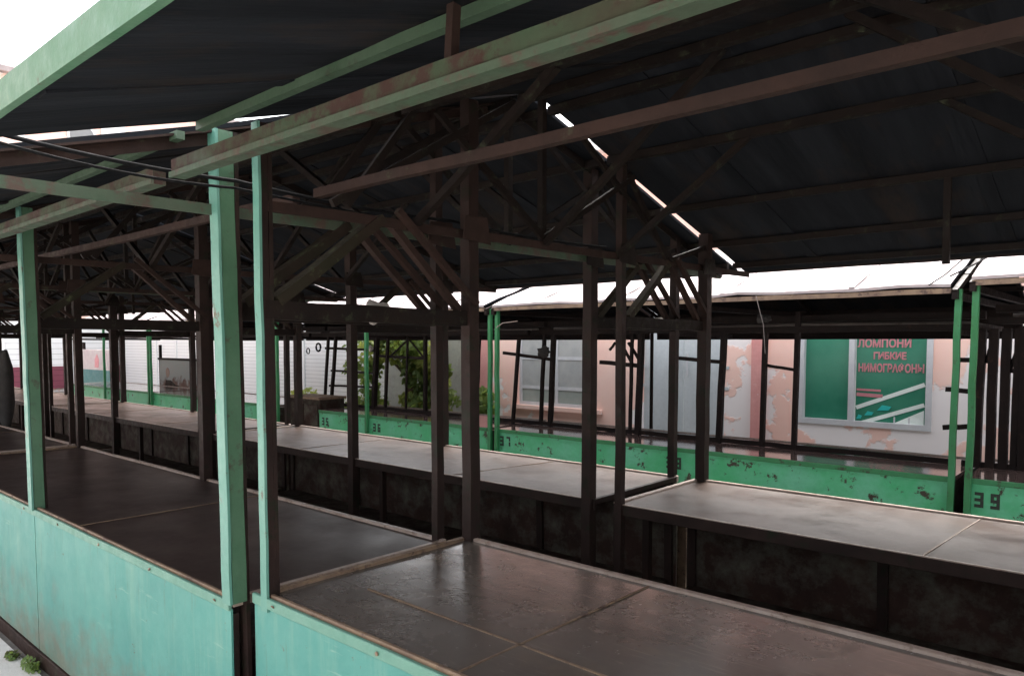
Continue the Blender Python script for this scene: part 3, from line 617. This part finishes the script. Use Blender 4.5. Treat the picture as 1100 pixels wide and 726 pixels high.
# ------------------------------------------------------------------ plants
def leaves(m, c, rad, n, size, seed, mi=0, flat=1.0):
    rr = random.Random(seed)
    for _ in range(n):
        while True:
            d = Vector((rr.uniform(-1, 1), rr.uniform(-1, 1), rr.uniform(-1, 1)))
            if .25 < d.length < 1: break
        p = Vector(c) + Vector((d.x * rad[0], d.y * rad[1], d.z * rad[2])); s = size * rr.uniform(.6, 1.35)
        nrm = Vector((rr.gauss(0, .6), -.7 + rr.gauss(0, .5), .55 + rr.gauss(0, .4))).normalized()
        a = nrm.orthogonal().normalized(); a.rotate(Matrix.Rotation(rr.uniform(0, 6.28), 3, nrm)); b = nrm.cross(a)
        k = len(m.v)
        for (u, v, w) in ((0, -.6, 0), (.5, -.1, .12), (.32, .5, .05), (0, .75, -.08), (-.32, .5, .05), (-.5, -.1, .12)):
            m.v.append(tuple(p + a * (u * s) + b * (v * s) + nrm * (w * s)))
        m.f.append((k, k + 1, k + 2, k + 3)); m.m.append(mi); m.f.append((k, k + 3, k + 4, k + 5)); m.m.append(mi)
def plant(name, base, blobs, size, mat, label, cat, stems, seed, group=None, dens=1.0):
    root = thing(name, base, label, cat, group); m = MB(); rr = random.Random(seed)
    for i, (c, r, n) in enumerate(blobs): leaves(m, c, r, int(n * dens), size, seed * 31 + i, 0 if rr.random() < .6 else 1)
    o = m.build('foliage', mat, root)
    if stems:
        for s in stems: MB().tube(s[0], s[1], k=7).build(s[2], M['bark'], root, smooth=True)
    return root
rr = random.Random(4); blobs = []
for i in range(46):
    px = rr.uniform(376, 478); py = rr.uniform(362, 446)
    if 440 < px < 462 and py > 405 and rr.random() < .35: continue
    if px < 400 and py < 395: continue
    q = at(px, py, 8.35 + rr.uniform(-.2, .2)); r = rr.uniform(.13, .30)
    blobs.append(((q.x + 10.0, q.y - 8.4, q.z), (r * 1.25, r * .8, r), 100))
for i in range(16):
    q = (rr.uniform(-1.6, .9), rr.uniform(-.2, .3), rr.uniform(1.5, 2.3)); blobs.append((q, (.4, .3, .35), 70))
plant('climbing_vine', (-10.0, 8.4, 0), blobs, .078, [M['leaf'], M['leaf_light']], 'leafy green vine growing between the white hall and the pink building', 'vine',
      [([(.12, .15, 0), (.08, .1, .7), (.16, .05, 1.3), (-.1, 0, 2.0)], [.09, .08, .07, .04], 'trunk'), ([(.1, .1, .8), (-.5, 0, 1.3), (-1.0, 0, 1.6)], [.04, .03, .02], 'branch'),
       ([(.12, .1, 1.1), (.5, 0, 1.5), (.8, 0, 1.9)], [.04, .03, .02], 'branch')], 3)
plant('bush', (-8.15, 8.45, 0), [((0, 0, .30), (.32, .25, .28), 150), ((.15, -.1, .45), (.25, .2, .2), 90), ((-.2, .05, .52), (.22, .2, .2), 90), ((0, 0, .62), (.22, .2, .14), 60)], .085, [M['leaf_light'], M['leaf']],
      'small yellow green bush at the foot of the pink wall', 'bush', [([(0, 0, 0), (.02, 0, .3), (.1, 0, .5)], [.02, .015, .01], 'stem'), ([(0, 0, .1), (-.1, 0, .4)], [.015, .01], 'stem')], 5)
plant('bush', (-13.1, 8.4, 0), [((0, 0, .28), (.7, .25, .22), 160), ((.2, -.1, .42), (.5, .2, .18), 100)], .07, [M['weed'], M['leaf_light']],
      'pale low bush before the white hall', 'bush', [([(0, 0, 0), (.02, 0, .3)], [.02, .01], 'stem'), ([(.2, 0, 0), (.25, 0, .4)], [.02, .01], 'stem')], 6)
for i, (x, y, s, lab) in enumerate(((-3.78, .99, 1.0, 'small green weed at the foot of the turquoise front, right tuft'), (-3.98, .97, .55, 'tiny green weed at the foot of the turquoise front, left tuft'))):
    plant('weed', (x, y, .01), [((0, 0, .02 * s), (.10 * s, .03, .03 * s), 90), ((.03, -.01, .035 * s), (.05 * s, .025, .03 * s), 40)], .014, [M['weed'], M['leaf']], lab, 'weed', [([(0, 0, 0), (.005, 0, .05 * s)], [.003, .002], 'stem')], 20 + i)

# ------------------------------------------------------------------ buildings behind
def wall_open(m, x0, x1, z0, z1, ya, yb, ops):
    """solid wall from ya to yb with rectangular openings (x0, x1, z0, z1)"""
    xs = sorted({x0, x1, *[o[0] for o in ops], *[o[1] for o in ops]})
    for a, b in zip(xs[:-1], xs[1:]):
        col = sorted([(o[2], o[3]) for o in ops if o[0] <= a and o[1] >= b]); z = z0
        for (c, d) in col + [(z1, z1)]:
            if c > z: m.box((a, ya, z), (b, yb, c))
            z = max(z, d)
def weld(o):
    bm = bmesh.new(); bm.from_mesh(o.data); bmesh.ops.remove_doubles(bm, verts=bm.verts, dist=.0005)
    seen = {}
    for f in bm.faces: seen.setdefault(tuple(sorted(v.index for v in f.verts)), []).append(f)
    bmesh.ops.delete(bm, geom=[f for l in seen.values() if len(l) > 1 for f in l], context='FACES_ONLY'); bm.to_mesh(o.data); bm.free()

BY = 9.0; BX = -2.0
b = thing('pink_building', (BX, BY, 0), 'pink plaster building with peeling white patches, grey door and green shop window', 'building')
def B(x, dy, z): return (x - BX, dy, z)
win2 = (-7.86, -6.30, Z(-1.0), Z(.75)); shop = (-3.33, -1.89, Z(-.97), Z(.75)); door = (-5.52, -4.29, .05, Z(.70))
m = MB(); wall_open(m, -9.0 - BX, 7.0 - BX, 0, 4.2, 0, .3, [(o[0] - BX, o[1] - BX, o[2], o[3]) for o in (win2, shop, door)])
w = m.build('wall', M['pink'], b); weld(w)
MB().box(B(-9.2, -.25, 4.2), B(7.2, .6, 4.35)).build('roof_edge', M['white_metal'], b)
for (xa, xb) in ((-3.91, -3.735), (-8.72, -8.45), (.9, 1.1)): MB().box(B(xa, -.06, 0), B(xb, 0.001, 4.18)).build('pilaster', M['pilaster'], b)
# low plinth under the grey window and a ledge along the wall
MB().box(B(-7.95, -.08, Z(-1.06)), B(-6.2, -.002, Z(-1.0))).build('sill', M['pink'], b)
f = MB()
def win_frame(o, bars_x, bars_z, t=.07, y0=.04, y1=.10):
    f = MB(); f.box(B(o[0], y0, o[2]), B(o[0] + t, y1, o[3])); f.box(B(o[1] - t, y0, o[2]), B(o[1], y1, o[3]))
    f.box(B(o[0] + t, y0, o[2]), B(o[1] - t, y1, o[2] + t)); f.box(B(o[0] + t, y0, o[3] - t), B(o[1] - t, y1, o[3]))
    for x in bars_x: f.box(B(x - t / 2, y0 + .004, o[2] + t), B(x + t / 2, y1 - .004, o[3] - t))
    for z in bars_z: f.box(B(o[0] + t, y0 + .008, z - .025), B(o[1] - t, y1 - .008, z + .025))
    return f
g = win_frame(win2, [-7.1], [Z(-.72), Z(-.25)], .05).build('window', M['frame_grey'], b)
MB().box(B(win2[0], .06, Z(-.72)), B(win2[1], .075, win2[3])).build('pane', M['pane_grey'], g)
MB().box(B(win2[0], .06, win2[2]), B(win2[1], .075, Z(-.722))).build('pane', M['pane_low'], g)
g = win_frame(shop, [-2.725], [], .062, -.02, .10).build('window', M['frame_grey'], b)
MB().box(B(shop[0], .05, shop[2]), B(-2.76, .065, shop[3])).build('pane', M['pane_green'], g)
MB().box(B(-2.69, .05, shop[2]), B(shop[1], .065, shop[3])).build('pane', M['pane_green'], g)
def strip(p, q, w, name, mat, y=.047):
    d = Vector((q[0] - p[0], 0, q[1] - p[1])); m = MB(); m.bar(B(p[0], y, p[1]), B(q[0], y, q[1]), .004, w, 0, 1, 0, (0, 0, 1)); return m.build(name, mat, g)
strip((-2.68, Z(-.755)), (-1.975, Z(-.465)), .045, 'diagonal_strip', M['white_strip'])
strip((-2.66, Z(-.945)), (-1.975, Z(-.69)), .045, 'diagonal_strip', M['white_strip'])
m = MB(); m.prism([(x - BX, z) for x, z in ((-2.35, Z(-.97) + .02), (-1.975, Z(-.75)), (-1.975, Z(-.97) + .02))], 'y', .044, .048); m.build('pale_corner', M['white_strip'], g)
for x in (-2.12, -2.27): MB().box(B(x - .008, .040, Z(-.95)), B(x + .008, .0435, Z(-.84))).build('thin_bar', M['frame_grey'], g)
strip((-2.68, Z(-.545)), (-2.42, Z(-.55)), .025, 'pink_stripe', M['letters']); strip((-2.68, Z(-.60)), (-2.40, Z(-.612)), .04, 'pink_stripe', M['letters'])
for (x, z, ww, hh) in ((-2.38, -.745, .075, .032), (-2.54, -.815, .05, .025), (-2.645, -.86, .03, .025)):
    m = MB(); m.prism([(x - ww - BX, Z(z) - hh), (x + ww * .6 - BX, Z(z) - hh * .8), (x + ww - BX, Z(z) + hh * .6), (x - ww * .3 - BX, Z(z) + hh)], 'y', .042, .047); m.build('teal_patch', M['teal_patch'], g)
def lettering(txt, xc, z, size, w):
    cu = bpy.data.curves.new('lettering', 'FONT'); cu.body = txt; cu.align_x = 'CENTER'; cu.size = size; cu.extrude = .002; cu.offset = .004
    o = bpy.data.objects.new('lettering', cu); C.objects.link(o); bpy.context.view_layer.update()
    dg = bpy.context.evaluated_depsgraph_get(); me = bpy.data.meshes.new_from_object(o.evaluated_get(dg)); bpy.data.objects.remove(o)
    xs = [v.co.x for v in me.vertices]; k = w / max(.01, max(xs) - min(xs)); mid = (max(xs) + min(xs)) / 2
    for v in me.vertices: v.co = Vector(((v.co.x - mid) * k + xc - BX, .044 - v.co.z, v.co.y + z))
    me.materials.clear(); me.materials.append(M['letters']); o = bpy.data.objects.new('lettering', me); C.objects.link(o); o.parent = g
lettering('ЛОМПОНИ', -2.40, Z(-.055), .125, .56)
lettering('ГИБКИЕ', -2.335, Z(-.19), .105, .34)
lettering('НИМОГРАФОНЫ', -2.325, Z(-.335), .125, .68)
d1 = MB().box(B(door[0], .04, .05), B(-4.905, .08, door[3])).build('door', M['grey_metal'], b)
d2 = MB().box(B(-4.897, .04, .05), B(door[1], .08, door[3])).build('door', M['grey_metal'], b)
MB().bar(B(-4.97, .0, Z(-.45)), B(-4.97, .0, Z(-.15)), .02, .02).build('handle', M['frame_grey'], d1)
MB().bar(B(-4.83, .0, Z(-.45)), B(-4.83, .0, Z(-.15)), .02, .02).build('handle', M['frame_grey'], d2)
for z in (Z(-.33), Z(-.6)): MB().box(B(door[0] - .06, -.012, z - .02), B(door[0] + .05, .0, z + .02)).build('hinge', M['grey_metal'], d1)
for z in (Z(-.33), Z(-.6)): MB().box(B(door[1] - .05, -.012, z - .02), B(door[1] + .06, .0, z + .02)).build('hinge', M['grey_metal'], d2)

gw = thing('plaster_wall', (-10.3, 9.25, 0), 'grey plaster wall half hidden by the vine', 'wall')
MB().box((-1.3, 0, 0), (1.28, .25, 2.7)).build('wall_face', M['concrete_wall'], gw); MB().box((-1.35, -.06, 2.7), (1.27, .31, 2.78)).build('coping', M['concrete_wall'], gw)
wh = thing('white_hall', (-17, 9.3, 0), 'long white hall clad in horizontal slats, left of the vine', 'building')
MB().box((-8, 0, 0), (5.35, .4, 3.4)).build('wall', M['siding'], wh); MB().box((-8.1, -.3, 3.4), (5.45, .7, 3.55)).build('roof_edge', M['white_metal'], wh)
MB().box((-8, -.03, 0), (5.35, -.003, .16)).build('plinth', M['concrete_wall'], wh)
for x in (-5.2, -3.9, -.4, 2.5): MB().box((x - .04, -.03, .16), (x + .04, -.003, 3.38)).build('cover_strip', M['white_metal'], wh)

# tall building closing the left end
tb = thing('two_storey_building', (-25, 2, 0), 'tall pale pink building with round window and striped shutters beyond the left end', 'building')
ZT2 = Z(7.62)
MB().box((-6, -14, 0), (0, 14, ZT2)).build('wall', M['pink'], tb)
MB().box((-6.2, -14.2, ZT2 + .002), (.25, 14.2, ZT2 + .15)).build('roof_edge', M['roof_top'], tb)
m = MB(); m.prism([(-14, ZT2 + .152), (3.4, ZT2 + .152), (6.4, ZT2 + .45), (9.5, ZT2 + .152)], 'x', -5.5, .1); m.build('parapet_gable', M['white_metal'], tb)
m = MB(); m.prism([(6.4 + .42 * math.cos(a), Z(6.25) + .42 * math.sin(a)) for a in [2 * math.pi * i / 24 for i in range(24)]], 'x', .003, .06); rwf = m.build('round_window', M['frame_grey'], tb)
m = MB(); m.prism([(6.4 + .34 * math.cos(a), Z(6.25) + .34 * math.sin(a)) for a in [2 * math.pi * i / 24 for i in range(24)]], 'x', .062, .07); m.build('pane', M['pane_dark'], rwf)
for (ya, yb) in ((7.0, 7.6), (2.4, 3.2), (-1.5, -.7)):
    MB().box((.003, ya - .05, Z(5.7)), (.05, yb + .05, Z(6.9))).build('white_panel', M['white_metal'], tb)
for k, y in enumerate((1.4, 3.2, 5.0, 6.8)):
    s = MB().box((.003, y - .8, Z(-.72)), (.07, y + .8, Z(.6))).build('roller_shutter', M['shutter_white'], tb)
    MB().box((.003, y - .8, .1), (.08, y + .8, Z(-.723))).build('lower_shutter', M['shutter_purple'], s)
    MB().box((.003, y + .82, .1), (.12, y + .98, Z(.6))).build('shutter_post', M['white_metal'], tb)

# advertising boards among the far stalls
k = thing('advertising_board', (-17.4, 6.0, 0), 'two tone advertising board, pale above and teal below, at left', 'board')
MB().box((-.8, 0, .35), (.78, .08, Z(-.60))).build('lower_panel', M['kiosk_teal'], k)
MB().box((-.8, 0, Z(-.598)), (.78, .08, Z(-.16))).build('upper_panel', M['poster_pale'], k)
MB().prism([(-.1, Z(-.55)), (.12, Z(-.55)), (.16, Z(-.38)), (.05, Z(-.25)), (-.08, Z(-.36))], 'y', -.004, -.001).build('printed_figure', M['letters'], k)
for x in (-.83, .81): MB().bar((x, .04, 0), (x, .04, Z(0)), .05, .05).build('post', M['rack'], k)
bn = thing('printed_banner', (-13.45, 6.0, 0), 'faded printed banner showing a seated figure, fixed among the far stalls', 'banner')
MB().box((-.76, 0, Z(-.98)), (.74, .02, Z(-.33))).build('banner_sheet', M['banner'], bn)
m = MB(); m.prism([(-.42 + .075 * math.cos(a), Z(-.56) + .09 * math.sin(a)) for a in [2 * math.pi * i / 16 for i in range(16)]], 'y', -.006, -.002); m.build('printed_head', M['skin_print'], bn)
MB().prism([(-.6, Z(-.93)), (.3, Z(-.93)), (.45, Z(-.84)), (-.1, Z(-.78)), (-.3, Z(-.70)), (-.5, Z(-.70))], 'y', -.004, -.001).build('printed_body', M['brown_board'], bn)
MB().box((-.8, -.02, Z(-.33)), (.78, .03, Z(-.29))).build('frame_bar', M['rack'], bn)
for x in (-.79, .77): MB().bar((x, .03, 0), (x, .03, Z(-.05)), .05, .04).build('post', M['rack'], bn)

# ------------------------------------------------------------------ light
W = bpy.data.worlds.new('World'); scene.world = W; W.use_nodes = True
nt = W.node_tree; bg = nt.nodes['Background']; sky = nt.nodes.new('ShaderNodeTexSky'); sky.sky_type = 'NISHITA'
EL, AZ = R(56), R(-14)         # sun high over the far row, veiled by cloud
sky.sun_disc = False; sky.sun_elevation = EL; sky.sun_rotation = AZ; sky.dust_density = 6.0; sky.ozone_density = .6; sky.air_density = 1.0
hs = nt.nodes.new('ShaderNodeHueSaturation'); hs.inputs['Saturation'].default_value = .25
nt.links.new(sky.outputs[0], hs.inputs['Color']); nt.links.new(hs.outputs[0], bg.inputs[0]); bg.inputs[1].default_value = .15
sd = bpy.data.lights.new('sun', 'SUN'); sd.energy = 0.55; sd.angle = R(14); sd.color = (1, .95, .88)
so = bpy.data.objects.new('sun', sd); C.objects.link(so)
dirv = Vector((math.sin(AZ) * math.cos(EL), math.cos(AZ) * math.cos(EL), math.sin(EL)))
so.rotation_euler = dirv.to_track_quat('Z', 'Y').to_euler(); so.location = (0, -6, 12)

vs = scene.view_settings; vs.view_transform = 'Standard'; vs.look = 'None'; vs.gamma = 1; vs.use_curve_mapping = False; vs.exposure = 2.65
cy = scene.cycles; cy.max_bounces = 8; cy.diffuse_bounces = 5; cy.glossy_bounces = 4; cy.use_denoising = True
